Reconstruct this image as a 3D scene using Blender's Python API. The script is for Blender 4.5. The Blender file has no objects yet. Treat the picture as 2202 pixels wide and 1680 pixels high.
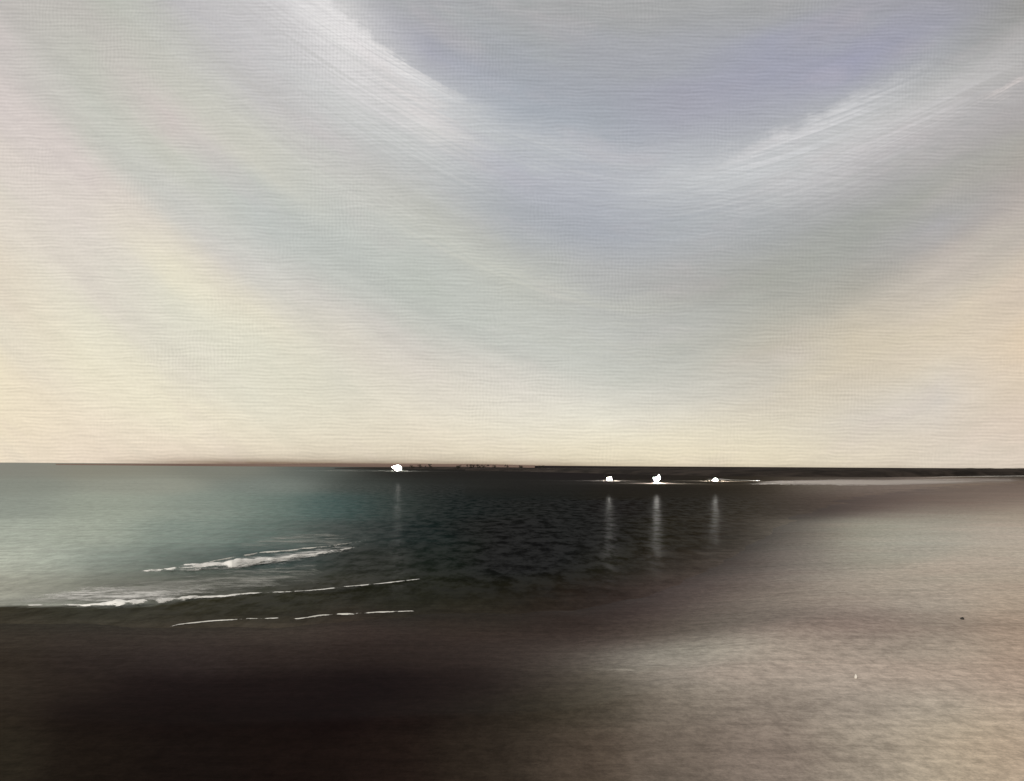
import bpy, bmesh, math, random
import numpy as np
from mathutils import Vector, Matrix, noise as mnoise
random.seed(7); rng = np.random.default_rng(7)
S = bpy.context.scene
COL = S.collection
H = 6.0            # eye height above the water, on a dune top
F = 2361.0         # picture scale used while surveying the place
HZ = 1001.0

# ------------------------------------------------------------------ node helper
class NT:
    def __init__(s, tree): s.t = tree; s.n = tree.nodes; s.l = tree.links
    def put(s, sock, v):
        if isinstance(v, bpy.types.NodeSocket): s.l.new(v, sock)
        elif v is not None:
            if hasattr(sock, 'default_value'):
                d = sock.default_value
                if hasattr(d, '__len__'):
                    if not hasattr(v, '__len__'): v = [v]*len(d)
                    v = list(v)
                    if len(d) == 4 and len(v) == 3: v.append(1)
                sock.default_value = v
    def m(s, op, a, b=None, c=None, clamp=False):
        n = s.n.new('ShaderNodeMath'); n.operation = op; n.use_clamp = clamp
        for i, v in enumerate((a, b, c)): s.put(n.inputs[i], v)
        return n.outputs[0]
    def vm(s, op, a, b=None):
        n = s.n.new('ShaderNodeVectorMath'); n.operation = op
        s.put(n.inputs[0], a); s.put(n.inputs[1], b); return n.outputs[0]
    def xyz(s, x, y, z=0.0):
        n = s.n.new('ShaderNodeCombineXYZ')
        for i, v in enumerate((x, y, z)): s.put(n.inputs[i], v)
        return n.outputs[0]
    def sep(s, v):
        n = s.n.new('ShaderNodeSeparateXYZ'); s.put(n.inputs[0], v); return n.outputs
    def noise(s, vec, scale=1, detail=4, rough=.5, dist=0):
        n = s.n.new('ShaderNodeTexNoise'); s.put(n.inputs['Vector'], vec)
        n.inputs['Scale'].default_value = scale; n.inputs['Detail'].default_value = detail
        n.inputs['Roughness'].default_value = rough; n.inputs['Distortion'].default_value = dist
        return n.outputs['Fac']
    def ramp(s, f, stops, smooth=True):
        n = s.n.new('ShaderNodeValToRGB'); cr = n.color_ramp
        cr.interpolation = 'EASE' if smooth else 'LINEAR'
        while len(cr.elements) < len(stops): cr.elements.new(.5)
        for e, (p, c) in zip(cr.elements, stops):
            e.position = p; e.color = (*c, 1)
        s.put(n.inputs[0], f); return n.outputs[0]
    def mix(s, f, a, b, mode='MIX'):
        n = s.n.new('ShaderNodeMix'); n.data_type = 'RGBA'; n.blend_type = mode
        s.put(n.inputs[0], f); s.put(n.inputs[6], a); s.put(n.inputs[7], b); return n.outputs[2]
    def map(s, v, a, b, c, d, smooth=True):
        n = s.n.new('ShaderNodeMapRange'); n.interpolation_type = 'SMOOTHSTEP' if smooth else 'LINEAR'
        for i, q in enumerate((v, a, b, c, d)): s.put(n.inputs[i], q)
        return n.outputs[0]
    def attr(s, name):
        n = s.n.new('ShaderNodeAttribute'); n.attribute_name = name; return n

def lin1(c): c = c/255; return c/12.92 if c <= .04045 else ((c+.055)/1.055)**2.4
def lin(*c): return tuple(lin1(v) for v in c)

def lin_np(c):
    c = c/255; return np.where(c <= .04045, c/12.92, ((c+.055)/1.055)**2.4)

def mat(name):
    m = bpy.data.materials.new(name); m.use_nodes = True
    nt = NT(m.node_tree); nt.bsdf = nt.n['Principled BSDF']; nt.out = nt.n['Material Output']
    return m, nt

# ------------------------------------------------------------------ sky
SUN_AZ, SUN_EL = math.radians(205), math.radians(24)     # low sun behind the viewer
# colours of the thin cloud sheet: row = height in the sky, then bearing:colour
SKYP = """
0 0:193,187,183 120:193,187,183 230:185,187,176 400:191,188,188 550:197,194,194 690:210,208,206 850:172,172,174 950:169,169,171 1100:169,170,169 1375:168,168,167 1650:166,166,166 1925:162,161,167 2200:152,150,146
120 0:205,197,193 150:193,194,183 275:196,195,184 420:195,193,187 550:201,198,197 700:206,204,202 800:208,206,205 930:162,162,174 1100:165,168,173 1375:166,167,172 1650:161,162,176 1875:158,158,177 1990:166,167,168 2120:184,183,181 2200:178,173,171
240 0:214,204,199 150:198,199,189 330:212,201,196 450:205,203,193 600:195,192,190 760:196,197,193 900:206,204,202 1020:185,189,191 1100:169,174,183 1230:165,172,177 1400:167,166,177 1650:166,167,177 1760:183,184,185 1900:191,190,187 2100:180,177,176 2200:172,166,164
360 0:220,210,201 150:216,205,200 275:208,203,194 400:202,202,190 600:206,204,192 750:195,193,189 900:188,190,188 1080:180,181,189 1250:176,178,186 1400:180,182,187 1530:190,192,193 1650:188,189,189 1830:178,175,175 1950:170,167,165 2100:168,167,157 2200:174,165,157
480 0:225,216,202 150:223,214,204 300:221,213,200 450:198,200,196 600:190,194,191 800:193,196,191 950:189,189,179 1100:172,175,179 1250:166,169,177 1400:174,177,183 1550:170,173,175 1700:165,166,165 1850:162,163,156 2000:169,167,169 2150:185,175,169 2200:190,179,167
600 0:227,215,197 200:223,215,203 400:233,226,203 600:211,208,200 750:192,194,187 900:190,193,185 1100:192,193,184 1250:186,186,183 1400:174,173,173 1550:170,169,161 1700:166,165,157 1850:173,169,158 2000:201,191,179 2200:211,195,177
720 0:228,219,200 200:230,224,204 450:223,220,203 700:217,210,196 850:207,202,194 1000:193,195,188 1200:197,198,191 1400:187,187,183 1550:179,179,171 1700:192,184,168 1850:209,197,175 2000:222,208,186 2200:224,204,178
840 0:237,225,200 250:235,228,204 500:224,220,203 750:220,216,201 950:216,209,197 1150:216,209,200 1350:202,202,194 1550:198,195,188 1750:206,195,178 1950:217,208,192 2200:221,204,182
885 0:240,227,201 300:239,230,207 700:233,227,207 1050:229,223,209 1250:238,236,222 1450:225,219,204 1650:219,210,193 1950:211,205,201 2200:219,203,189
930 0:240,226,200 300:240,230,208 600:236,230,210 900:234,223,204 1100:238,232,214 1350:236,227,204 1600:229,221,197 1900:215,205,187 2200:219,201,182
975 0:240,226,202 300:236,220,200 600:232,219,196 850:226,214,192 1100:232,220,194 1400:237,225,197 1700:234,222,196 2000:227,215,198 2200:223,209,194
1000 0:240,225,201 300:234,217,198 600:230,217,196 850:222,210,188 1100:230,218,192 1400:237,225,197 1700:233,221,195 2000:227,215,198 2200:223,209,194
"""
U0 = .105
def sag_np(u):
    d = u-U0
    return .80*np.clip(-d, 0, .6)**1.5+.62*np.clip(d, 0, .6)**1.55
def build_sky():
    rows = [r.split() for r in SKYP.strip().split('\n')]
    pts = np.array([[(float(c.split(':')[0])-1101)/F, (HZ-float(r[0]))/F]+[float(v) for v in c.split(':')[1].split(',')] for r in rows for c in r[1:]])
    pc = lin_np(pts[:, 2:])
    def field(u, v):
        t1 = pts[:, 1]-sag_np(pts[:, 0]); t0 = v-sag_np(u)
        low = min(1, max(0, v/.08))                    # near the sea the cloud lies level
        ds = low*(t0-t1)+(1-low)*(v-pts[:, 1])
        d2 = ((u-pts[:, 0])/.062)**2+(ds/.022)**2+((v-pts[:, 1])/.05)**2
        w = np.exp(-d2)+1e-7/(1+d2)**2
        return (w[:, None]*pc).sum(0)/w.sum()
    w = bpy.data.worlds.new('World'); S.world = w; w.use_nodes = True
    q = NT(w.node_tree); bg = q.n['Background']
    tc = q.n.new('ShaderNodeTexCoord').outputs['Generated']
    d = q.vm('NORMALIZE', tc); dx, dy, dz = q.sep(d)
    u = q.m('ARCTAN2', dx, dy)
    v = q.m('ARCSINE', dz)
    # the survey was made on tangents; convert the angles
    ut = q.m('MULTIPLY', q.m('TANGENT', q.m('MAXIMUM', q.m('MINIMUM', u, .75), -.75)), 1.0)
    vt = q.m('DIVIDE', q.m('TANGENT', q.m('MINIMUM', v, .8)), q.m('COSINE', q.m('MAXIMUM', q.m('MINIMUM', u, .75), -.75)))
    u, v = ut, vt
    v = q.m('ADD', v, q.m('MULTIPLY', u, .0059))
    # slow wander of the cirrus bands
    wob = q.m('SUBTRACT', q.noise(q.xyz(q.m('MULTIPLY', u, 5), q.m('MULTIPLY', v, 12)), 1.0, 4, .55), .5)
    high = q.map(v, 0, .08, 0, 1)
    du = q.m('SUBTRACT', u, U0)
    left = q.m('MULTIPLY', q.m('POWER', q.m('MINIMUM', q.m('MAXIMUM', q.m('MULTIPLY', du, -1), 0), .6), 1.5), .80)
    right = q.m('MULTIPLY', q.m('POWER', q.m('MINIMUM', q.m('MAXIMUM', du, 0), .6), 1.55), .62)
    sag = q.m('ADD', left, right)
    s = q.m('SUBTRACT', v, sag)                              # band coordinate: constant along a band
    vw = q.m('ADD', v, q.m('MULTIPLY', q.m('MULTIPLY', wob, high), .030))
    NC = 13; VM = .45; NS = 31
    cols = [(-1101+2202*i/(NC-1))/F for i in range(NC)]
    acc = None
    for i, uc in enumerate(cols):
        # follow the band from here to the column
        sgc = float(sag_np(uc))
        vv = q.m('ADD', vw, q.m('MULTIPLY', q.m('SUBTRACT', sgc, sag), high))
        fcol = q.m('MULTIPLY', vv, 1/VM, clamp=True)
        r = q.ramp(fcol, [(k/(NS-1), tuple(field(uc, VM*k/(NS-1)))) for k in range(NS)], False)
        acc = r if acc is None else q.mix(q.map(u, cols[i-1], uc, 0, 1, i % 2 == 9), acc, r)
    c = acc
    # bright streaks of cirrus combed with brush-stroke lines, running along the bands
    comb = q.noise(q.xyz(q.m('MULTIPLY', u, 6), q.m('MULTIPLY', s, 300)), 1, 3, .6, .3)
    rg = q.m('MULTIPLY', q.m('SUBTRACT', q.noise(q.xyz(q.m('MULTIPLY', u, 22), q.m('MULTIPLY', v, 34), 5), 1, 5, .65), .5), .045)
    ck = q.map(comb, .30, .70, .35, 1.30)
    def streak(c, X, half, s0, below, col, k, crisp=.008, drift=0.0, rag=.028):
        p = q.m('MULTIPLY', q.m('SUBTRACT', u, (X-1101)/F), F/half)
        ss = q.m('ADD', s, q.m('ADD', q.m('MULTIPLY', p, drift), q.m('ADD', q.m('ADD', rg, q.m('MULTIPLY', wob, .014)), q.m('MULTIPLY', q.m('SUBTRACT', comb, .5), rag))))
        up = q.map(ss, s0-crisp, s0+crisp, 1, 0)
        lo = q.m('EXPONENT', q.m('MULTIPLY', q.m('POWER', q.m('MULTIPLY', q.m('MAXIMUM', q.m('SUBTRACT', s0, ss), 0), 1/below), 1.4), -1))
        al = q.m('EXPONENT', q.m('MULTIPLY', q.m('POWER', q.m('ABSOLUTE', p), 3), -1))
        e = q.m('MULTIPLY', q.m('MULTIPLY', q.m('MULTIPLY', up, lo), al), q.m('MULTIPLY', ck, k), clamp=True)
        return q.mix(e, c, lin(*col))
    c = streak(c, 600, 170, .312, .060, (212,210,211), .75, .02, .012)
    c = streak(c, 800, 175, .299, .058, (228,225,224), 1.1, .004, .012)
    c = streak(c, 700, 90, .312, .050, (234,231,230), .85, .006, .008)
    c = streak(c, 900, 110, .272, .020, (226,219,216), .75, .008, .006)
    c = streak(c, 520, 260, .235, .045, (196,194,197), .45, .03, -.02)
    c = streak(c, 1080, 220, .283, .022, (197,199,200), .8, .01)
    c = streak(c, 1250, 200, .292, .018, (190,191,194), .6, .012)
    c = streak(c, 800, 260, .225, .016, (203,204,202), .5, .01)
    c = streak(c, 650, 300, .165, .018, (212,211,202), .45, .015)
    c = streak(c, 1700, 230, .279, .034, (212,211,212), 1.05, .008, -.012)
    c = streak(c, 1900, 230, .255, .030, (206,203,203), .8, .015, -.012)
    c = streak(c, 1560, 230, .262, .026, (196,198,199), .65, .02)
    c = streak(c, 2180, 60, .235, .006, (220,210,206), .8, .004)
    c = streak(c, 1150, 350, .150, .012, (207,206,193), .4, .01)
    c = streak(c, 1400, 300, .110, .012, (202,200,188), .4, .012)
    c = streak(c, 1850, 260, .052, .020, (214,203,180), .4, .006)
    # brown murk low on the sea line
    mk = q.m('MULTIPLY', q.m('EXPONENT', q.m('MULTIPLY', q.m('MAXIMUM', v, 0), -260)), q.m('MULTIPLY', q.map(u, (120-1101)/F, (560-1101)/F, 0, 1), q.map(u, (1050-1101)/F, (1500-1101)/F, 1, .45)))
    c = q.mix(q.m('MULTIPLY', mk, .85), c, lin(122, 98, 78))
    # mottled mauve and green tints, canvas weave and brush grain put into the sky colour
    t1 = q.noise(q.xyz(q.m('MULTIPLY', u, 9), q.m('MULTIPLY', s, 20)), 1, 3, .6)
    c = q.mix(q.map(t1, .50, .72, 0, .09), c, lin(220,200,202))
    t2 = q.noise(q.xyz(q.m('MULTIPLY', u, 8.0), q.m('MULTIPLY', s, 18), 4.0), 1, 3, .6)
    c = q.mix(q.map(t2, .52, .75, 0, .09), c, lin(184,194,176))
    bands = q.noise(q.xyz(q.m('MULTIPLY', u, 4), q.m('MULTIPLY', s, 50), 2.0), 1, 3, .5)
    bf = q.map(bands, .25, .75, .975, 1.025)
    g = q.noise(q.xyz(q.m('MULTIPLY', u, 30), q.m('MULTIPLY', v, 320), 9.0), 1, 0, .4)  # horizontal threads of the imitated canvas weave
    g2 = q.noise(q.xyz(q.m('MULTIPLY', u, 330), q.m('MULTIPLY', v, 330), 3.0), 1, 1, .5)
    # fine parallel lines imitating canvas weave, multiplied into the sky colour
    ph = q.m('ADD', q.m('MULTIPLY', v, 1950), q.m('MULTIPLY', q.noise(q.xyz(q.m('MULTIPLY', u, 30), q.m('MULTIPLY', v, 45), 6.0), 1, 2, .5), 11))
    weave_h = q.m('MULTIPLY', q.m('SINE', ph), q.map(q.noise(q.xyz(q.m('MULTIPLY', u, 45), q.m('MULTIPLY', v, 110), 1.0), 1, 2, .6), .3, .7, .012, .075))
    ph2 = q.m('ADD', q.m('MULTIPLY', u, 1950), q.m('MULTIPLY', q.noise(q.xyz(q.m('MULTIPLY', u, 60), q.m('MULTIPLY', v, 60), 2.0), 1, 2, .5), 12))  # cross threads of the same weave
    weave_v = q.m('MULTIPLY', q.m('SINE', ph2), q.map(q.noise(q.xyz(q.m('MULTIPLY', u, 9), q.m('MULTIPLY', v, 9), 8.0), 1, 3, .6), .45, .7, 0, .035))
    gf = q.m('ADD', q.m('ADD', q.map(g, .2, .8, .955, 1.045, False), q.map(g2, .2, .8, -.035, .035, False)), q.m('ADD', weave_h, weave_v))
    fac = q.m('MULTIPLY', bf, gf)
    c = q.vm('MULTIPLY', c, q.xyz(fac, fac, fac))
    sky = q.n.new('ShaderNodeTexSky'); sky.sky_type = 'NISHITA'; sky.sun_disc = False
    sky.sun_elevation = SUN_EL; sky.sun_rotation = SUN_AZ; sky.air_density = 1.2; sky.dust_density = 2.5
    veil = q.mix(.95, q.vm('MULTIPLY', sky.outputs[0], (.08, .08, .08)), c)
    q.put(bg.inputs['Color'], veil); bg.inputs['Strength'].default_value = 1.0
build_sky()

sd = bpy.data.lights.new('sun', 'SUN'); sd.energy = 2.2; sd.angle = math.radians(10); sd.color = (1, .95, .87)
so = bpy.data.objects.new('sun', sd); COL.objects.link(so)
sdir = Vector((math.sin(SUN_AZ)*math.cos(SUN_EL), math.cos(SUN_AZ)*math.cos(SUN_EL), math.sin(SUN_EL)))
so.rotation_euler = sdir.to_track_quat('Z', 'Y').to_euler()

# ------------------------------------------------------------------ survey of the shore
def surv(x, y):
    """ground point (metres) -> bearing / depression coordinates of the survey"""
    y = np.maximum(y, .5)
    X = 1101 + F*x/y
    return X, HZ + F*H/y + (X-1101)*.0059
def ground(X, Y, z=0.0):
    """survey coordinates -> point on level z"""
    dep = Y - HZ - (X-1101)*.0059
    y = F*(H-z)/max(dep, .4)
    return Vector(((X-1101)/F*y, y, z))

# tone samples: X, Y, r, g, b  (sand or water colour, with some light and dark painted in)
PTS = """
0 1012 125 128 122; 250 1012 128 129 120; 500 1014 118 121 114; 700 1016 89 96 93; 850 1016 40 40 38; 1000 1016 36 35 34; 1250 1016 36 33 34; 1500 1014 42 38 35; 1800 1014 50 46 42; 2200 1014 46 42 38
0 1045 127 134 128; 300 1040 138 143 135; 600 1040 114 123 119; 800 1040 62 68 66; 950 1040 40 42 41; 1150 1040 35 35 34; 1400 1040 36 34 31; 1600 1042 44 40 34; 1750 1044 98 90 82; 1900 1046 113 102 94; 2100 1046 117 104 92; 2202 1048 120 104 92
0 1090 135 144 138; 250 1090 144 153 144; 450 1090 128 139 133; 600 1090 103 118 113; 750 1090 63 83 83; 860 1090 50 56 54; 1000 1090 30 35 35; 1150 1080 30 32 31; 1350 1080 34 32 28; 1500 1080 40 38 34; 1620 1085 59 55 49; 1750 1080 76 67 61; 1900 1080 97 83 75; 2050 1080 117 102 90; 2202 1075 135 120 106; 2202 1110 156 143 125; 2000 1110 150 143 127
0 1150 155 164 156; 200 1150 150 159 150; 400 1150 120 133 128; 600 1150 95 109 105; 750 1150 62 68 67; 900 1150 34 41 41; 1050 1140 26 31 30; 1250 1150 32 32 27; 1450 1150 38 36 30; 1560 1150 50 46 42; 1700 1150 108 101 91; 1850 1150 146 142 125; 2000 1150 156 151 135; 2150 1150 172 160 143
0 1210 173 180 170; 100 1210 159 168 160; 250 1210 126 137 132; 420 1210 89 100 97; 600 1210 62 74 74; 800 1210 46 48 45; 950 1200 32 37 34; 1100 1200 28 29 27; 1300 1220 34 34 29; 1450 1215 46 42 37; 1560 1220 74 66 60; 1700 1210 111 104 95; 1850 1210 154 148 131; 1960 1180 160 156 141; 2100 1220 172 160 142; 2200 1210 170 158 140
0 1265 150 151 141; 120 1265 126 129 121; 300 1260 94 96 90; 500 1260 70 71 65; 700 1262 55 54 48; 900 1260 36 37 31; 1100 1260 32 32 28; 1300 1280 38 33 30; 1450 1260 76 64 60; 1600 1260 95 85 77; 1750 1260 138 129 116; 1900 1270 160 150 133; 2100 1280 166 154 136; 2200 1290 168 152 132
0 1320 52 50 42; 200 1320 52 52 44; 400 1320 50 49 41; 600 1310 44 44 37; 850 1300 38 38 32; 1050 1310 36 35 28; 1200 1300 42 36 31; 1350 1310 62 50 46; 1500 1310 86 76 68; 1650 1310 123 113 100; 1800 1330 152 139 124; 2000 1330 160 149 133; 2200 1340 164 147 127
0 1365 61 54 45; 200 1375 61 53 46; 400 1375 65 56 49; 600 1365 69 60 52; 800 1350 60 50 44; 1000 1350 58 48 41; 1150 1345 54 44 38; 1250 1370 52 42 37; 1400 1370 72 62 54; 1550 1360 95 87 77; 1700 1370 108 97 87; 1850 1390 128 113 102; 2000 1400 142 129 114; 2200 1400 154 135 116
0 1440 47 40 32; 200 1440 42 35 31; 400 1430 46 38 35; 600 1430 42 34 30; 800 1420 40 31 27; 950 1420 42 33 29; 1100 1420 50 41 36; 1230 1430 74 66 58; 1350 1440 124 119 107; 1480 1430 142 136 121; 1620 1425 158 147 131; 1750 1430 158 143 127; 1900 1450 156 143 127; 2050 1460 162 149 131; 2200 1460 164 143 123
0 1520 50 44 35; 150 1520 38 31 26; 350 1520 26 19 18; 600 1520 24 17 16; 800 1510 20 13 13; 1000 1510 28 20 18; 1150 1500 48 41 35; 1280 1510 77 71 59; 1420 1500 141 132 119; 1600 1510 153 141 126; 1800 1500 163 150 134; 2000 1520 165 150 133; 2200 1520 169 150 131
0 1600 42 35 27; 200 1600 24 17 15; 400 1600 20 13 12; 700 1600 18 11 11; 900 1590 24 17 15; 1050 1590 32 27 22; 1180 1580 48 43 32; 1300 1590 78 71 60; 1450 1590 125 115 101; 1650 1590 138 126 112; 1850 1590 153 141 126; 2000 1600 165 154 136; 2200 1600 173 156 135
0 1670 42 37 28; 200 1670 28 22 17; 400 1670 24 18 15; 650 1670 24 17 14; 850 1670 30 22 18; 1000 1670 40 33 26; 1100 1660 51 44 36; 1250 1670 77 66 55; 1450 1670 104 93 81; 1650 1670 128 115 102; 1850 1665 151 139 122; 2000 1665 169 156 135; 2100 1665 173 158 133; 2200 1670 173 154 131
-400 1100 133 142 136; -400 1300 60 56 48; -400 1600 44 38 30; 2650 1100 148 135 119; 2650 1300 164 149 131; 2650 1600 171 154 133; 1100 1900 51 42 36; 2200 1900 163 148 129; 0 1900 40 34 28
"""
P_ = np.array([[float(v) for v in t.split()] for t in PTS.replace('\n', ';').split(';') if t.strip()])
PL = np.log(lin_np(P_[:, 2:])+.004)
def tone(X, Y):
    """smooth interpolation of the samples"""
    # finer vertical spacing close to the far water
    def wy(v): return np.sqrt(np.clip(v-1000, 0, None)+40)*32
    out = np.zeros((X.size, 3)); Xf = np.clip(X.ravel(), -500, 2750); Yf = np.clip(Y.ravel(), 1004, 1900)
    def side(x, y):
        w2 = np.interp(x, EX, EY); return np.tanh((y-w2)/4)*np.clip((980-x)/250, 0, 1)
    sp = side(P_[:, 0], P_[:, 1])[None]; sq = side(Xf, Yf)
    for i in range(0, Xf.size, 20000):
        x = Xf[i:i+20000, None]; y = Yf[i:i+20000, None]
        d2 = ((x-P_[None, :, 0])/125)**2 + ((wy(y)-wy(P_[None, :, 1]))/38)**2
        w = (np.exp(-d2*1.3)+1e-5/(1+d2)**2)*np.exp(-1.6*(sp-sq[i:i+20000, None])**2)
        out[i:i+20000] = (w@PL)/w.sum(1, keepdims=True)
    return np.exp(out)-.004
EX = [-300, 0, 180, 225, 280, 330, 400, 540, 700, 860, 912, 1000]; EY = [1305, 1304, 1305, 1308, 1309, 1304, 1294, 1279, 1269, 1254, 1248, 1238]
SX = [-800, 0, 250, 400, 650, 900, 1100, 1230, 1350, 1500, 1600, 1700, 1830, 2000, 2202, 2700]
SY = [1330, 1338, 1346, 1352, 1338, 1326, 1322, 1316, 1288, 1236, 1184, 1116, 1070, 1048, 1038, 1028]
def shore(X): return np.interp(X, SX, SY)
ILL, SKYR = .70, .50       # light falling on level ground / mirrored sky, measured from a test render

def fan(rmin, rmax, ratio, ncol, amax):
    r = [rmin]
    while r[-1] < rmax: r.append(r[-1]*ratio)
    r = np.array(r); a = np.linspace(-amax, amax, ncol)
    a = np.sign(a)*np.abs(a/amax)**1.6*amax
    A, R_ = np.meshgrid(a, r)
    return R_*np.sin(A), R_*np.cos(A)
def grid_obj(name, x, y, z, material, keep=None, attrs=None):
    nr, nc = x.shape
    co = np.stack([x, y, z], -1).reshape(-1, 3)
    idx = np.arange(nr*nc).reshape(nr, nc)
    q = np.stack([idx[:-1, :-1], idx[:-1, 1:], idx[1:, 1:], idx[1:, :-1]], -1).reshape(-1, 4)
    if keep is not None:
        k = keep.ravel(); q = q[k[q].any(1)]
    used = np.unique(q); remap = np.zeros(nr*nc, int); remap[used] = np.arange(used.size)
    q = remap[q]; co = co[used]
    me = bpy.data.meshes.new(name)
    me.vertices.add(len(co)); me.vertices.foreach_set('co', co.ravel())
    me.loops.add(q.size); me.loops.foreach_set('vertex_index', q.ravel())
    me.polygons.add(len(q)); me.polygons.foreach_set('loop_start', np.arange(0, q.size, 4))
    me.update(calc_edges=True)
    me.polygons.foreach_set('use_smooth', np.ones(len(q), bool))
    for an, (kind, arr) in (attrs or {}).items():
        at = me.attributes.new(an, kind, 'POINT')
        if kind == 'FLOAT_COLOR':
            c4 = np.ones((used.size, 4)); c4[:, :3] = arr.reshape(-1, 3)[used]; at.data.foreach_set('color', c4.ravel())
        else: at.data.foreach_set('value', arr.ravel()[used].astype(float))
    me.materials.append(material)
    o = bpy.data.objects.new(name, me); COL.objects.link(o); return o

def sstep(a, b, v): t = np.clip((v-a)/(b-a), 0, 1); return t*t*(3-2*t)
# sand --------------------------------------------------------------
m_sand, q = mat('sand')
obc = q.n.new('ShaderNodeTexCoord').outputs['Object']; ox, oy, oz = q.sep(obc)
warm = q.noise(q.xyz(q.m('MULTIPLY', ox, .03), q.m('MULTIPLY', oy, .05)), 1, 6, .72)
fine = q.noise(q.xyz(q.m('MULTIPLY', ox, .22), q.m('MULTIPLY', oy, .9), 5), 1, 6, .95)
tint = q.noise(q.xyz(q.m('MULTIPLY', ox, .10), q.m('MULTIPLY', oy, .13), 8), 1, 3, .5)
k = q.m('MULTIPLY', q.map(warm, .3, .7, .90, 1.10, False), q.map(fine, .36, .64, .80, 1.20, False))
gr = q.noise(q.xyz(q.m('MULTIPLY', ox, 2.6), q.m('MULTIPLY', oy, 1.5), 2), 1, 4, .9)
k = q.m('MULTIPLY', k, q.map(gr, .38, .62, .80, 1.20, False))
base = q.attr('sand_colour').outputs['Color']
c = q.vm('MULTIPLY', base, q.xyz(k, k, k))
c = q.mix(q.map(tint, .4, .7, 0, .5), c, q.vm('MULTIPLY', c, (1.05, .98, .98)))
q.put(q.bsdf.inputs['Base Color'], c); q.bsdf.inputs['Roughness'].default_value = .85
q.bsdf.inputs['Specular IOR Level'].default_value = .006
bp = q.n.new('ShaderNodeBump'); bp.inputs['Strength'].default_value = .12; bp.inputs['Distance'].default_value = .04
rip = q.noise(q.xyz(q.m('MULTIPLY', ox, .8), q.m('MULTIPLY', oy, 2.6), 1), 1, 4, .75)
q.put(bp.inputs['Height'], rip); q.put(q.bsdf.inputs['Normal'], bp.outputs[0])

x, y = fan(6, 42000, 1.017, 330, math.radians(72))
X, Y = surv(x, y)
sh = shore(X); dY = Y-sh
z = np.where(dY > 0, np.minimum(dY*.0025, .7), np.maximum(dY*.004, -2.5))
und = np.sin(x*.35+y*.12)*np.sin(y*.21-x*.07)
rag = sum(a*np.sin(x*fx+y*fy+p) for a, fx, fy, p in ((1, .31, .17, 0), (.8, -.23, .29, 2), (.6, .71, -.37, 1), (.5, 1.3, .6, 4), (.4, -1.1, .9, 3), (.3, 2.3, 1.1, 5)))
z += .012*rag*np.exp(-(dY/45)**2)
z += np.where(dY > 0, np.clip(dY/60, 0, 1)*.05*und, 0)
edge_dark = 1-.22*(1-sstep(-20, 110, dY))      # darkens the sand towards the water's edge, blending the shoreline
# the dune the viewer stands on
rr = np.hypot(x, y); z += np.clip((12-rr)/6, 0, 1)**2*2.4
t = tone(X, Y)
alb = np.clip((t-.0012)/ILL*[1.0,1.06,1.18], .002, .66).reshape(x.shape+(3,))*edge_dark[..., None]
so_ = grid_obj('sand_beach', x, y, z, m_sand, attrs={'sand_colour': ('FLOAT_COLOR', alb)}); so_['kind'] = 'structure'

# water --------------------------------------------------------------
m_water, q = mat('sea_water')
q.n.remove(q.bsdf)
obc = q.n.new('ShaderNodeTexCoord').outputs['Object']; ox, oy, oz = q.sep(obc)
swell = q.noise(q.xyz(q.m('MULTIPLY', ox, .006), q.m('MULTIPLY', oy, .014), 3), 1, 7, .72)
fine = q.noise(q.xyz(q.m('MULTIPLY', ox, .03), q.m('MULTIPLY', oy, .26), 5), 1, 7, .92)
k = q.m('MULTIPLY', q.map(swell, .3, .7, .92, 1.08, False), q.map(fine, .36, .64, .76, 1.24, False))
gr = q.noise(q.xyz(q.m('MULTIPLY', ox, .9), q.m('MULTIPLY', oy, .35), 2), 1, 4, .9)
k = q.m('MULTIPLY', k, q.map(gr, .38, .62, .78, 1.22, False))
c = q.vm('MULTIPLY', q.attr('water_colour').outputs['Color'], q.xyz(k, k, k))
df = q.n.new('ShaderNodeBsdfDiffuse'); q.put(df.inputs['Color'], c)
gl = q.n.new('ShaderNodeBsdfGlossy'); gl.inputs['Roughness'].default_value = .34; gl.inputs['Color'].default_value = (1, 1, 1, 1)
bp = q.n.new('ShaderNodeBump'); bp.inputs['Strength'].default_value = .17; bp.inputs['Distance'].default_value = .10
wv = q.noise(q.xyz(q.m('MULTIPLY', ox, .22), q.m('MULTIPLY', oy, .5), 1), 1, 5, .7)
q.put(bp.inputs['Height'], wv); q.put(gl.inputs['Normal'], bp.outputs[0])
mx = q.n.new('ShaderNodeMixShader')
patch = q.noise(q.xyz(q.m('MULTIPLY', ox, .7), q.m('MULTIPLY', oy, .22), 11), 1, 4, .7)
gls = q.attr('gloss').outputs['Fac']
q.put(mx.inputs[0], q.m('ADD', gls, q.m('MULTIPLY', q.m('MINIMUM', gls, .035), q.map(patch, .37, .61, -.6, .65))))
q.l.new(df.outputs[0], mx.inputs[1]); q.l.new(gl.outputs[0], mx.inputs[2])
q.l.new(mx.outputs[0], q.out.inputs['Surface'])
x, y = fan(20, 41000, 1.014, 330, math.radians(72))
X, Y = surv(x, y); dY = Y-shore(X)
t = tone(X, Y); lum = t.mean(1).reshape(X.shape)
g = .026 + np.minimum(.15*(1-sstep(350, 850, X)), .5*lum/SKYR)
g *= (1-sstep(-100, 2, dY)*.9)
gy = np.where(X < 1000, 1034, 1062)
g = np.where((Y < 1090) & (X > 650), g*(sstep(gy, gy+16, Y)*sstep(650, 760, X)+1-sstep(650, 760, X)), g)
alb = np.clip((t-g.reshape(-1, 1)*SKYR)/ILL/(1-g.reshape(-1, 1)), .0015, .6).reshape(x.shape+(3,))
alb *= 1+sstep(-110, 0, dY)[..., None]*(np.array([1.04, 1.08, 1.14])-1)
z = np.zeros_like(x)
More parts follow.
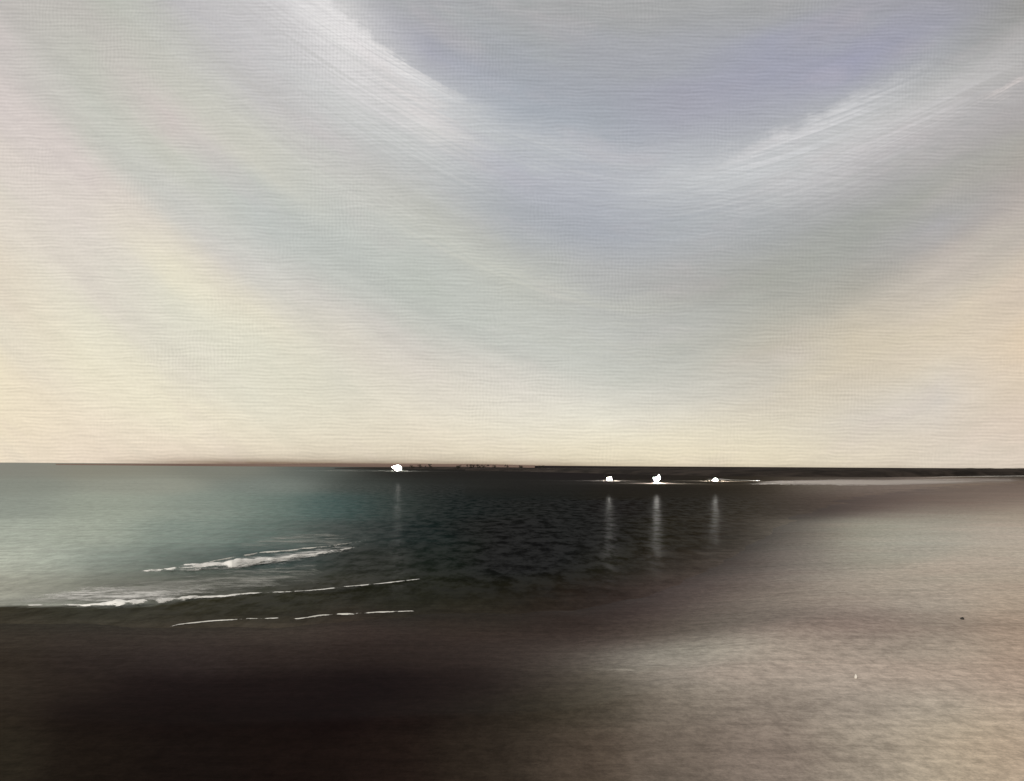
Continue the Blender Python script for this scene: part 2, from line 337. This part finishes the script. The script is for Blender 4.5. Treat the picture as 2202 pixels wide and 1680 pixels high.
wo = grid_obj('sea', x, y, z, m_water, keep=(dY < 25), attrs={'water_colour': ('FLOAT_COLOR', alb), 'gloss': ('FLOAT', g)})
wo['kind'] = 'structure'

# ------------------------------------------------------------------ foam
def foam_mat(name, dens, col=(.90, .90, .87), sx=.8, sy=1.0, top=1.0):
    m, q = mat(name)
    obc = q.n.new('ShaderNodeTexCoord').outputs['Object']; ox, oy, oz = q.sep(obc)
    n1 = q.noise(q.xyz(q.m('MULTIPLY', ox, sx), q.m('MULTIPLY', oy, sy), q.m('MULTIPLY', oz, 9)), 1, 6, .78)
    cov = q.attr('cover').outputs['Fac']
    a = q.m('ADD', q.m('MULTIPLY', q.m('SUBTRACT', n1, .5), 2.6), q.m('SUBTRACT', cov, .5))
    al = q.m('MULTIPLY', q.map(a, -.06, dens, 0, 1), top)
    n2 = q.noise(obc, 6, 3, .6)
    cc = q.mix(n2, tuple(v*.86 for v in col), col)
    q.put(q.bsdf.inputs['Base Color'], cc); q.bsdf.inputs['Roughness'].default_value = .8
    q.bsdf.inputs['Specular IOR Level'].default_value = .1
    q.put(q.bsdf.inputs['Alpha'], al)
    return m
m_foam = foam_mat('white_foam', .12)
m_thin = foam_mat('thin_foam', .7, (.55, .56, .52), .35, .5, .55)
m_surf = foam_mat('distant_surf', .55, (.52, .47, .43), .02, .12, .9)
m_spray = foam_mat('foam_spray', .75, (.90, .90, .87), .5, .6, .95)
m_rill = foam_mat('pale_foam_edge', .10, (.80, .79, .74), .9, 1.2)  # off-white foam for thin crests and lines

def foam(name, pts, material, label, cat='foam', n=500, jit=.35, group=None, back=.8):
    """a breaker: ridge of foam along a survey line.  pts: X, Y, height (m), cover 0..1"""
    pts = np.array(pts, float)
    tt = np.r_[0, np.cumsum(np.abs(np.diff(pts[:, 0])))]
    ts = np.linspace(0, tt[-1], n)
    Xs, Ys, hs, cs = (np.interp(ts, tt, pts[:, i]) for i in range(4))
    m = 17; vs = []; cov = []
    seed = rng.uniform(0, 100)
    for i in range(n):
        wig = (mnoise.noise(Vector((Xs[i]*.012, seed, 0)))*1.3+mnoise.noise(Vector((Xs[i]*.035, seed, 5)))*.45)*jit
        g0 = ground(Xs[i], Ys[i]+wig)
        h = 1.35*hs[i]*max(.15, 1+.5*mnoise.noise(Vector((Xs[i]*.025, seed, 9)))+.10*mnoise.noise(Vector((Xs[i]*.09, seed, 9))))
        dirv = Vector((g0.x, g0.y, 0)).normalized()
        for j in range(m):
            f = j/(m-1)                      # 0 front foot .. 1 back
            prof = math.sin(min(1, f/.35)*math.pi/2) if f < .35 else math.cos((f-.35)/.65*math.pi/2)**1.2
            d = (f-.25)*max(abs(h), .05)*(2.2+back*4)
            bumpz = .16*h*mnoise.noise(Vector((Xs[i]*.07+f*3, f*7, seed)))
            p = g0 + dirv*d
            vs.append((p.x, p.y, max(.012, h*prof+bumpz*prof)+.012*math.sin(f*3.14)))
            edge = min(1, f/.22)*min(1, (1-f)/.7)
            cov.append(cs[i]*(.9+.55*mnoise.noise(Vector((Xs[i]*.04, seed, 20))))*(.15+.85*edge)*min(1, i/12, (n-1-i)/12)**.5)
    fs = [(i*m+j, (i+1)*m+j, (i+1)*m+j+1, i*m+j+1) for i in range(n-1) for j in range(m-1)]
    me = bpy.data.meshes.new(name); me.from_pydata(vs, [], fs)
    at = me.attributes.new('cover', 'FLOAT', 'POINT'); at.data.foreach_set('value', cov)
    me.polygons.foreach_set('use_smooth', [True]*len(fs)); me.materials.append(material); me.update()
    o = bpy.data.objects.new(name, me); COL.objects.link(o)
    o['label'] = label; o['category'] = cat
    if group: o['group'] = group
    return o
foam('breaking_wave', [(305,1231,.05,.5),(370,1229,.14,.9),(420,1227,.28,1),(500,1222,.28,1),(580,1211,.26,1),(650,1200,.20,.85),(720,1191,.13,.8),(752,1184,.10,.8),(775,1177,.05,.35)],
     m_foam, 'broad white breaker rolling in farthest out on the teal water', 'wave', jit=1.6)
foam('breaking_wave', [(395,1222,.04,.55),(470,1208,.06,.75),(560,1192,.08,.8),(640,1184,.07,.7),(745,1172,.06,.6),(800,1162,.04,.25)],
     m_rill, 'thin ragged foam crest running just behind the farthest white breaker', 'wave', jit=1.6)
foam('breaking_wave', [(0,1303,.02,.4),(90,1303,.03,.55),(180,1304,.06,.8),(225,1306,.17,1),(280,1307,.20,1),(330,1302,.15,.95),(400,1293,.12,.9),(460,1286,.09,.9),(540,1278,.045,.85),(600,1274,.022,.66),(700,1268,.02,.68),(780,1261,.035,.78),(860,1253,.035,.78),(912,1247,.02,.45)],
     m_foam, 'long white wave edge meeting the dark wet sand below the others', 'wave', n=700, jit=1.2)
foam('swash_line', [(360,1351,.008,.55),(385,1344,.012,.65),(450,1338,.022,.9),(520,1334,.018,.85),(598,1331,.015,.75),(606,1331,.01,.2),(640,1333,.04,.9),(700,1325,.035,.85),(800,1319,.028,.75),(850,1317,.02,.6),(912,1314,.012,.35)],
     m_rill, 'thin broken white line of swash on the dark wet sand, nearest the viewer', 'foam', n=600, jit=.9)
foam('breaking_wave', [(40,1288,.04,.4),(100,1284,.08,.55),(160,1276,.12,.7),(220,1268,.10,.6),(300,1255,.05,.35)],
     m_thin, 'soft greyish wave crest at the far left above the long white edge', 'wave', jit=2)

def foam_patch(name, rows, material, label, n=160, m=40, lift=.03):
    """a lace of spent foam lying on the water: rows = X, Ytop, Ybottom, cover"""
    rows = np.array(rows, float); xs = np.linspace(rows[0, 0], rows[-1, 0], n)
    vs, cov = [], []
    for i, Xv in enumerate(xs):
        a, b, cv = (np.interp(Xv, rows[:, 0], rows[:, kk]) for kk in (1, 2, 3))
        for j in range(m):
            f = j/(m-1); p = ground(Xv, a+(b-a)*f)
            vs.append((p.x, p.y, lift+.02*mnoise.noise(Vector((p.x*.6, p.y*.3, 2)))))
            cov.append(cv*math.sin(math.pi*min(1, max(0, f)))**.6*min(1, i/14, (n-1-i)/14))
    fs = [(i*m+j, (i+1)*m+j, (i+1)*m+j+1, i*m+j+1) for i in range(n-1) for j in range(m-1)]
    me = bpy.data.meshes.new(name); me.from_pydata(vs, [], fs)
    at = me.attributes.new('cover', 'FLOAT', 'POINT'); at.data.foreach_set('value', cov)
    me.materials.append(material); o = bpy.data.objects.new(name, me); COL.objects.link(o)
    o['label'] = label; o['category'] = 'foam'; return o
foam_patch('foam_patch', [(0,1285,1304,.8),(150,1268,1304,1.1),(300,1245,1300,1.0),(420,1232,1290,.95),(560,1215,1278,.9),(650,1205,1270,.7),(740,1200,1258,.4)],
           m_thin, 'thin lace of grey spent foam between the white breaker and the long white edge')
foam_patch('foam_patch', [(500,1168,1190,.5),(600,1145,1188,.8),(680,1140,1182,.75),(760,1150,1176,.4)],
           m_thin, 'faint spray-like foam haze on the water above the farthest breaker')
foam_patch('foam_patch', [(350,1222,1234,.35),(430,1210,1233,.70),(540,1196,1227,.84),(650,1184,1213,.76),(745,1172,1195,.6),(825,1158,1178,.25)],
           m_spray, 'bright feathered white foam spread along the back of the farthest breaker', lift=.09)
foam_patch('foam_patch', [(0,1288,1305,.5),(100,1276,1305,.72),(180,1262,1306,.80),(260,1262,1306,.80),(360,1266,1300,.7),(470,1262,1289,.52),(600,1256,1276,.2)],
           m_spray, 'bright feathered white foam washing in at the far left shoreline', lift=.09)
foam_patch('surf_strip', [(1580,1039,1044,.5),(1680,1032,1043,1.0),(1800,1030,1044,1.25),(1900,1031,1045,1.25),(2000,1028,1044,1.1),(2100,1026,1042,.8),(2230,1024,1040,.6)],
           m_surf, 'pale strip of shallow surf below the dark headland at right', m=24)
foam('surf_line', [(1600,1042,.02,.1),(1640,1042.5,.03,.5),(1660,1041,.06,.85),(1700,1043,.05,.6),(1800,1043.5,.08,.7),(1870,1044,.06,.6),(1950,1043,.04,.3)],
     m_rill, 'fine pale line of surf along the lower edge of the pale surf strip', n=500, jit=.25)
foam('surf_line', [(1960,1030,.05,.7),(2020,1027,.2,1),(2080,1025.5,.2,1),(2202,1024.5,.3,1),(2320,1024,.3,1)],
     m_rill, 'pale surf line along the foot of the dark headland at the right edge', n=400, jit=.25)
foam('boat_wake', [(1519,1031.6,.10,.7),(1545,1031.6,.25,1),(1570,1032.3,.12,.9),(1640,1035,.10,.5)],
     m_rill, 'thin white wake trailing the rightmost small boat', n=200, jit=.1)
foam('water_line', [(640,1012,.1,.4),(700,1012.5,.2,.8),(770,1013.5,.2,.8),(830,1014,.1,.3)],
     m_surf, 'faint pale streak on the far water left of the horizon yacht', n=200, jit=.1)

# ------------------------------------------------------------------ land on the horizon
def land_mat(name, a, b, sc):
    m, q = mat(name)
    obc = q.n.new('ShaderNodeTexCoord').outputs['Object']; ox, oy, oz = q.sep(obc)
    n = q.noise(q.xyz(q.m('MULTIPLY', ox, sc), q.m('MULTIPLY', oy, sc), q.m('MULTIPLY', oz, sc*8)), 1, 8, .65)
    q.put(q.bsdf.inputs['Base Color'], q.mix(q.map(n, .35, .65, 0, 1), a, b))
    q.bsdf.inputs['Roughness'].default_value = .95; q.bsdf.inputs['Specular IOR Level'].default_value = .03
    return m
m_scrub = land_mat('dark_scrub', (.016, .013, .011), (.045, .036, .030), .03)
m_far = land_mat('mauve_far_shore', (.20, .13, .105), (.27, .19, .155), .002)

def spit(name, rows, material, n=420, m=14, rough=.04, kind='structure'):
    """low land: rows = X, Y of its near waterline, height px above that line, depth in metres"""
    rows = np.array(rows, float); xs = np.linspace(rows[0, 0], rows[-1, 0], n); vs = []
    for i, Xv in enumerate(xs):
        yb, hp, dm = (np.interp(Xv, rows[:, 0], rows[:, kk]) for kk in (1, 2, 3))
        p0 = ground(Xv, yb); hm = hp*p0.y/F; dv = Vector((p0.x, p0.y, 0)).normalized()
        nz = 1+rough*mnoise.fractal(Vector((Xv*.012, 3, rows[0, 0])), 1, 2, 6)
        for j in range(m):
            f = j/(m-1); pr = math.sin(math.pi*min(1, f*1.0))**.5 if 0 < f < 1 else 0
            p = p0+dv*dm*f
            vs.append((p.x, p.y, hm*pr*max(.1, nz+.04*mnoise.noise(Vector((Xv*.05, f*5, 1))))-.15))
    fs = [(i*m+j, (i+1)*m+j, (i+1)*m+j+1, i*m+j+1) for i in range(n-1) for j in range(m-1)]
    me = bpy.data.meshes.new(name); me.from_pydata(vs, [], fs); me.polygons.foreach_set('use_smooth', [True]*len(fs))
    me.materials.append(material); o = bpy.data.objects.new(name, me); COL.objects.link(o); o['kind'] = kind
    return o
spit('headland', [(1000,1012,5,300),(1150,1015,8,300),(1350,1020,14,280),(1550,1024,18,240),(1750,1026,21,200),(1900,1026.5,20,180),(1990,1025.5,19,180),(2060,1024.5,18,160),(2202,1024,17,160),(2600,1024,17,160)], m_scrub)
spit('far_shore', [(120,1000,1,2500),(300,1001.5,4,2500),(500,1003,6,2500),(700,1004,8,2500),(850,1004.5,8,2500),(1000,1005,8,2500),(1150,1006,6,2500)], m_far, rough=.12)
spit('far_sandbank', [(720,1008,1,300),(820,1009,4,300),(900,1009,5,300),(1000,1010,6,300),(1130,1012,6,300)], m_scrub, rough=.12)

m_leaf, q = mat('dark_foliage')
n = q.noise(q.n.new('ShaderNodeTexCoord').outputs['Object'], 1.2, 4, .6)
q.put(q.bsdf.inputs['Base Color'], q.mix(n, (.012, .012, .008), (.045, .040, .028))); q.bsdf.inputs['Roughness'].default_value = .9
m_bark, q = mat('dark_bark'); q.bsdf.inputs['Base Color'].default_value = (.03, .022, .017, 1); q.bsdf.inputs['Roughness'].default_value = .9
def link(name, me, parent=None, material=None):
    o = bpy.data.objects.new(name, me); COL.objects.link(o)
    if material: me.materials.append(material)
    if parent: o.parent = parent
    return o
def bm_mesh(name, bm, smooth=False):
    me = bpy.data.meshes.new(name); bm.normal_update(); bm.to_mesh(me); bm.free()
    if smooth: me.polygons.foreach_set('use_smooth', [True]*len(me.polygons))
    return me
def tube(bm, pts, radii, seg=8):
    rings = []
    for i, (p, r) in enumerate(zip(pts, radii)):
        p = Vector(p); a = Vector(pts[max(0, i-1)]); b = Vector(pts[min(len(pts)-1, i+1)])
        d = (b-a).normalized(); s = d.orthogonal().normalized(); t_ = d.cross(s)
        rings.append([bm.verts.new(p+(s*math.cos(k*2*math.pi/seg)+t_*math.sin(k*2*math.pi/seg))*r) for k in range(seg)])
    for a, b in zip(rings, rings[1:]):
        for k in range(seg): bm.faces.new((a[k], a[(k+1) % seg], b[(k+1) % seg], b[k]))
    bm.faces.new(rings[0][::-1]); bm.faces.new(rings[-1])
def tree(X, Y, hpx, wpx, lab, cat='tree', grp='scrub trees on the far shore'):
    p = ground(X, Y); hm = hpx*p.y/F; wm = wpx*p.y/F
    root = bpy.data.objects.new('shrub_tree', None); COL.objects.link(root); root.location = (p.x, p.y, 0)
    root['label'] = lab; root['category'] = cat; root['group'] = grp
    bm = bmesh.new(); tube(bm, [(0,0,-.3),(wm*.05,0,hm*.35),(0,0,hm*.7)], [wm*.06, wm*.045, wm*.02], 6)
    for sgn in (-1, 1): tube(bm, [(0,0,hm*.3),(sgn*wm*.22,0,hm*.6)], [wm*.03, wm*.012], 5)
    link('trunk', bm_mesh('trunk', bm), root, m_bark)
    bm = bmesh.new()
    cl = [Vector((random.gauss(0, .24)*wm, random.gauss(0, .24)*wm, hm*(.5+random.random()*.42))) for _ in range(9)]
    for _ in range(420):
        c_ = random.choice(cl); dd = Vector((random.gauss(0,1), random.gauss(0,1), random.gauss(0,1)*.7))*wm*.085
        c0 = c_+dd; s_ = wm*.05
        vs = [bm.verts.new(c0+Vector((random.uniform(-1,1), random.uniform(-1,1), random.uniform(-1,1)))*s_) for _ in range(4)]
        bm.faces.new(vs)
    link('crown', bm_mesh('crown', bm), root, m_leaf)
for i, (X, hp, wp, lb) in enumerate([(885,7,12,'tiny dark shrub on the far shore just right of the round-sailed yacht'),(903,9,10,'dark shrub second to the right of the round-sailed yacht'),
        (925,10,12,'tallest dark shrub right of the round-sailed yacht'),(985,8,14,'low dark shrub standing alone between two groups on the far shore'),
        (1012,9,16,'wide dark shrub near the middle of the far shore'),(1032,9,20,'widest dark shrub on the skyline near mid horizon'),
        (1062,8,10,'narrow dark shrub right of the widest one on the skyline'),(1090,9,9,'small upright dark shrub right of centre on the far shore'),
        (1120,7,12,'low dark bush where the far shore nears the headland'),(1165,7,12,'last small dark bush on the left end of the headland'),
        (2030,26,60,'broad low dark shrub clump topping the headland at the right'),(1965,24,50,'broad low dark shrub clump left of the highest one on the headland')]):
    if X > 1500: continue
    tree(X, 1011 if X < 1200 else 1024, hp+3, wp, lb)

# ------------------------------------------------------------------ boats
def paint(name, col, rough=.4, emit=0):
    m, q = mat(name)
    n = q.noise(q.n.new('ShaderNodeTexCoord').outputs['Object'], 3, 5, .6)
    q.put(q.bsdf.inputs['Base Color'], q.mix(n, tuple(v*.92 for v in col), col)); q.bsdf.inputs['Roughness'].default_value = rough
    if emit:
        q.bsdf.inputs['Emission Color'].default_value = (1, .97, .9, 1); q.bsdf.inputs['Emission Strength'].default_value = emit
    return m
m_white = paint('white_paint', (.86, .86, .84)); m_sail = paint('white_sailcloth', (.90, .90, .88), .8)
m_wood = paint('varnished_wood', (.30, .17, .09)); m_metal = paint('grey_mast_metal', (.45, .45, .45), .35)
m_glass = paint('dark_glass', (.03, .035, .04), .1)
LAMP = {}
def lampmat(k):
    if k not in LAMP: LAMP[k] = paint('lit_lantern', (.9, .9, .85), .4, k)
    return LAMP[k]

def hull_mesh(L, W, D):
    bm = bmesh.new(); n = 17; secs = []
    for i in range(n):
        f = i/(n-1); xx = (f-.5)*L
        w = W/2*max(.03, math.sin(math.pi*min(1, .28+f*.72))**.8); sheer = D*(1+.35*(2*f-.9)**2); keel = -.25*D*math.sin(math.pi*f)**.6
        prof = [(-w, sheer), (-w*.97, sheer*.55), (-w*.7, .02), (0, keel), (w*.7, .02), (w*.97, sheer*.55), (w, sheer), (w*.86, sheer), (w*.8, sheer*.72), (-w*.8, sheer*.72), (-w*.86, sheer)]
        secs.append([bm.verts.new((xx+(.12*D if f == 1 else 0)*(z_/D), y_, z_)) for y_, z_ in prof])
    for a, b in zip(secs, secs[1:]):
        for k in range(len(a)): bm.faces.new((a[k], b[k], b[(k+1) % len(a)], a[(k+1) % len(a)]))
    bm.faces.new(secs[0]); bm.faces.new(secs[-1][::-1])
    bmesh.ops.recalc_face_normals(bm, faces=bm.faces)
    return bm_mesh('hull', bm, True)
def sail_mesh(a, b, c_, belly, name='sail', n=14, leech=.0):
    """a, b, c_: tack, clew, head; belly: vector of the draught; given a cloth thickness"""
    a, b, c_, belly = map(Vector, (a, b, c_, belly)); bm = bmesh.new(); rows = []
    for i in range(n+1):
        f = i/n; l = a.lerp(c_, f); r = b.lerp(c_, f); row = []
        for j in range(n+1):
            g_ = j/n; p = l.lerp(r, g_)
            p += belly*math.sin(math.pi*g_)**.8*math.sin(math.pi*(.12+.88*f))*1.0 if f < 1 else Vector((0,0,0))
            p += (b-a).normalized()*leech*math.sin(math.pi*f)*g_
            row.append(bm.verts.new(p))
        rows.append(row)
    for i in range(n):
        for j in range(n): bm.faces.new((rows[i][j], rows[i][j+1], rows[i+1][j+1], rows[i+1][j]))
    bmesh.ops.remove_doubles(bm, verts=bm.verts, dist=1e-5)
    bmesh.ops.solidify(bm, geom=bm.faces[:], thickness=.03)
    return bm_mesh(name, bm, True)
def ball(name, c_, rx, ry, rz, seg=16):
    bm = bmesh.new(); bmesh.ops.create_uvsphere(bm, u_segments=seg, v_segments=seg//2, radius=1)
    for v_ in bm.verts: v_.co = Vector((v_.co.x*rx+c_[0], v_.co.y*ry+c_[1], v_.co.z*rz+c_[2]))
    return bm_mesh(name, bm, True)
def boat(name, X, Y, rz, heel, label, cat='boat', group=None):
    p = ground(X, Y); o = bpy.data.objects.new(name, None); COL.objects.link(o)
    o.location = p; o.rotation_euler = (0, heel, rz); o['label'] = label; o['category'] = cat
    if group: o['group'] = group
    return o
def tubes(name, segs, r, parent, material, seg=8):
    bm = bmesh.new()
    for a, b in segs: tube(bm, [a, b], [r, r*.8], seg)
    return link(name, bm_mesh(name, bm, True), parent, material)
def lantern(root, c_, r, power):
    bm = bmesh.new(); bmesh.ops.create_uvsphere(bm, u_segments=12, v_segments=8, radius=r)
    for v_ in bm.verts: v_.co = Vector(c_)+Vector((v_.co.x, v_.co.y, v_.co.z*.75))
    l = link('lantern', bm_mesh('lantern', bm, True), root, lampmat(power))
    tubes('lantern_bracket', [((c_[0], c_[1], c_[2]-r*1.9), (c_[0], c_[1], c_[2]-r*1.2))], r*.5, l, m_metal)

# yacht on the horizon with a round spinnaker, bow and bowsprit to the left
r1 = boat('sailing_yacht', 855, 1013.0, math.pi, 0, 'white yacht with a full round sail sitting on the horizon, leftmost boat', 'yacht')
sc = r1.location.y/F      # metres per survey unit there
link('hull', hull_mesh(11*sc, 3.4*sc, 1.6*sc), r1, m_white)
tubes('mast', [((-1*sc, -1*sc, 1*sc), (-1*sc, -1*sc, 14*sc))], .08*sc*3, r1, m_metal)
bm = bmesh.new(); bmesh.ops.create_uvsphere(bm, u_segments=28, v_segments=16, radius=1)
for v_ in bm.verts:
    a_ = v_.co.copy(); v_.co = Vector((a_.x*8.6*sc-1.5*sc, a_.y*3.5*sc, a_.z*6.2*sc+(7.4*sc)+1.2*a_.x*sc))
for f_ in [f for f in bm.faces if f.calc_center_median().y < -1*sc]: bm.faces.remove(f_)
bmesh.ops.solidify(bm, geom=bm.faces[:], thickness=.04)
link('spinnaker', bm_mesh('spinnaker', bm, True), r1, m_sail)
link('jib', sail_mesh((13*sc, 1*sc, 8.6*sc), (3*sc, 1.4*sc, 1.6*sc), (6*sc, 1*sc, 9.5*sc), (0, 1.2*sc, 0)), r1, m_sail)
tubes('bowsprit', [((5*sc, 0, 1.6*sc), (13*sc, 1*sc, 8.4*sc))], .5*sc, r1, m_white)
lantern(r1, (-1*sc, 5.2*sc, 7.6*sc), .50, 110000)

# small moored cruiser
r2 = boat('motor_boat', 1310.5, 1034, math.radians(184), 0, 'small boxy white boat, leftmost of the three before the dark headland', 'boat')
sc = r2.location.y/F
link('hull', hull_mesh(11.5*sc, 3.6*sc, 2.6*sc), r2, m_white)
def cabin(parent, x0, x1, w, z0, z1, slope):
    bm = bmesh.new(); vs = [bm.verts.new(v_) for v_ in [(x0,-w,z0),(x1,-w,z0),(x1,w,z0),(x0,w,z0),(x0+slope*.2,-w*.85,z1),(x1-slope,-w*.85,z1),(x1-slope,w*.85,z1),(x0+slope*.2,w*.85,z1)]]
    for f_ in [(3,2,1,0),(4,5,6,7),(0,1,5,4),(1,2,6,5),(2,3,7,6),(3,0,4,7)]: bm.faces.new([vs[k] for k in f_])
    bmesh.ops.bevel(bm, geom=bm.edges[:], offset=.06, segments=2, affect='EDGES')
    cb = link('cabin', bm_mesh('cabin', bm), parent, m_white)
    for sy in (-1, 1):
        yy = sy*w*.98
        for k in range(2):
            bm = bmesh.new()
            xa = x0+(x1-x0)*(.18+.34*k); xb = xa+(x1-x0)*.20; za = z0+(z1-z0)*.55; zb = z0+(z1-z0)*.75
            vs = [bm.verts.new(v_) for v_ in ((xa, yy, za), (xb, yy, za), (xb, yy*.97, zb), (xa, yy*.97, zb))]; bm.faces.new(vs)
            bmesh.ops.solidify(bm, geom=bm.faces[:], thickness=.02)
            link('window', bm_mesh('window', bm), cb, m_glass)
cabin(r2, -5.2*sc, 5.0*sc, 1.3*sc, 2.0*sc, 6.8*sc, .5*sc)
tubes('mast', [((-2.6*sc, 0, 6.6*sc), (-2.6*sc, 0, 9.0*sc))], .05, r2, m_metal)
lantern(r2, (.2*sc, 2.4*sc, 4.4*sc), .30, 85000)

# heeling sailing dinghy
r3 = boat('sailing_dinghy', 1412, 1039.5, math.radians(-4), 0, 'white sailing dinghy with its pointed sails leaning right, centre boat of three', 'sailboat')
sc = r3.location.y/F
link('hull', hull_mesh(8*sc, 3.2*sc, 1.8*sc), r3, m_white)
tubes('mast', [((-.5*sc, 0, 1.0*sc), (4.8*sc, 0, 19.5*sc))], .06, r3, m_metal)
tubes('boom', [((-.3*sc, 0, 3.0*sc), (7.4*sc, -.8*sc, 9.0*sc))], .05, r3, m_metal)
link('mainsail', sail_mesh((-.4*sc, 0, 3.0*sc), (7.9*sc, -.8*sc, 9.6*sc), (4.7*sc, 0, 19.3*sc), (0, -1.3*sc, 0), leech=1.6*sc), r3, m_sail)
link('jib', sail_mesh((-8.2*sc, 0, 13.2*sc), (-.6*sc, -.9*sc, 2.4*sc), (3.0*sc, 0, 11.8*sc), (-.4*sc, -1.1*sc, -2.5*sc)), r3, m_sail)
link('foresail', sail_mesh((-6.4*sc, .2*sc, 8.8*sc), (-1.0*sc, -.4*sc, 1.8*sc), (2.0*sc, .2*sc, 10.0*sc), (-1.2*sc, -.8*sc, 0)), r3, m_sail)
tubes('rudder', [((3.6*sc, 0, 1.2*sc), (4.2*sc, 0, -.5*sc))], .08, r3, m_wood)
lantern(r3, (.6*sc, -2.6*sc, 7.6*sc), .30, 85000)

# small launch under way to the left
r4 = boat('launch', 1538, 1034.5, math.radians(178), 0, 'tiny low white launch trailing a wake, rightmost of the boats', 'boat')
sc = r4.location.y/F
link('hull', hull_mesh(9.5*sc, 3.2*sc, 2.0*sc), r4, m_white)
cabin(r4, -3.0*sc, 2.6*sc, 1.2*sc, 1.7*sc, 5.6*sc, .8*sc)
tubes('mast', [((-1.6*sc, 0, 5.4*sc), (-1.6*sc, 0, 7.0*sc))], .05, r4, m_metal)
lantern(r4, (0, 2.2*sc, 4.0*sc), .26, 180000)

# ------------------------------------------------------------------ small finds on the sand
def beach_z(p): return .7+.05*math.sin(p.x*.35+p.y*.12)*math.sin(p.y*.21-p.x*.07)
def pale_sheet(rows, label):  # thin pale sheet laid over the sand
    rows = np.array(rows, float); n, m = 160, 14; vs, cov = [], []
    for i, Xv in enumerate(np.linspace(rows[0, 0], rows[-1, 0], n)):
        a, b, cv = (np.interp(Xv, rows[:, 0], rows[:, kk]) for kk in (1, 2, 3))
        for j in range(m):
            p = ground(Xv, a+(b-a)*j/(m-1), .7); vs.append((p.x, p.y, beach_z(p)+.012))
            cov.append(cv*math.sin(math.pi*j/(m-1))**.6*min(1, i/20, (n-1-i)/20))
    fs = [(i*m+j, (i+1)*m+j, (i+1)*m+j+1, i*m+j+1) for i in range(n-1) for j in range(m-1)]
    me = bpy.data.meshes.new('pale_sand_sheet'); me.from_pydata(vs, [], fs)
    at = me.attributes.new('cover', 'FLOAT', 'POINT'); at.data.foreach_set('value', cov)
    me.materials.append(m_pale_sheet); o = bpy.data.objects.new('pale_sand_sheet', me); COL.objects.link(o); o['label'] = label; o['category'] = 'foam'
m_pale_sheet = foam_mat('pale_sand_sheet', .5, (.66, .62, .54), .9, 2.4, .55)
pale_sheet([(1640,1420,1430,.3),(1720,1418,1432,.55),(1800,1420,1430,.6),(1890,1421,1430,.35)], 'faint pale streak of painted wet highlight lying across the tan sand right of centre')  # wet highlight on the sand, painted as a pale sheet
pale_sheet([(1230,1415,1450,.25),(1330,1405,1460,.5),(1450,1405,1455,.5),(1560,1415,1445,.35)], 'broad mottled grey patch where the dark sand turns pale')  # pale mottled sheet over the change of sand tone
def lump(name, X, Y, dims, rz, material, label, cat, seed):
    p = ground(X, Y, .7); p.z = beach_z(p); bm = bmesh.new(); bmesh.ops.create_icosphere(bm, subdivisions=3, radius=1)
    for v_ in bm.verts:
        k_ = 1+.35*mnoise.noise(v_.co*1.6+Vector((seed, 0, 0)))
        v_.co = Vector((v_.co.x*dims[0], v_.co.y*dims[1], v_.co.z*dims[2]))*k_
    o = link(name, bm_mesh(name, bm, True), None, material); o.location = (p.x, p.y, p.z+dims[2]*.6); o.rotation_euler.z = rz
    o['label'] = label; o['category'] = cat
m_stone, q = mat('dark_stone'); n = q.noise(q.n.new('ShaderNodeTexCoord').outputs['Object'], 9, 5, .6)
q.put(q.bsdf.inputs['Base Color'], q.mix(n, (.01, .01, .009), (.04, .036, .03))); q.bsdf.inputs['Roughness'].default_value = .8
m_shell, q = mat('pale_shell'); n = q.noise(q.n.new('ShaderNodeTexCoord').outputs['Object'], 9, 5, .6)
q.put(q.bsdf.inputs['Base Color'], q.mix(n, (.6, .56, .5), (.8, .78, .72)))
lump('stone', 2071, 1331, (.085, .05, .05), .4, m_stone, 'tiny black stone lying alone on the pale tan sand at right', 'stone', 3)
lump('shell', 1843, 1459, (.03, .035, .065), .2, m_shell, 'tiny upright white shell on the tan sand', 'shell', 8)

# ------------------------------------------------------------------ camera
cd = bpy.data.cameras.new('camera'); cam = bpy.data.objects.new('camera', cd); COL.objects.link(cam)
cd.sensor_width = 36; cd.lens = 36*F/2202; cd.clip_end = 100000; cd.clip_start = .1
cd.shift_y = (1001-840)/2202
cam.matrix_world = Matrix.Translation((0, 0, H)) @ Matrix.Rotation(math.pi/2, 4, 'X') @ Matrix.Rotation(math.radians(.338), 4, 'Z')
S.camera = cam
S.view_settings.view_transform = 'Standard'; S.view_settings.look = 'None'
S.view_settings.exposure = 0; S.view_settings.gamma = 1
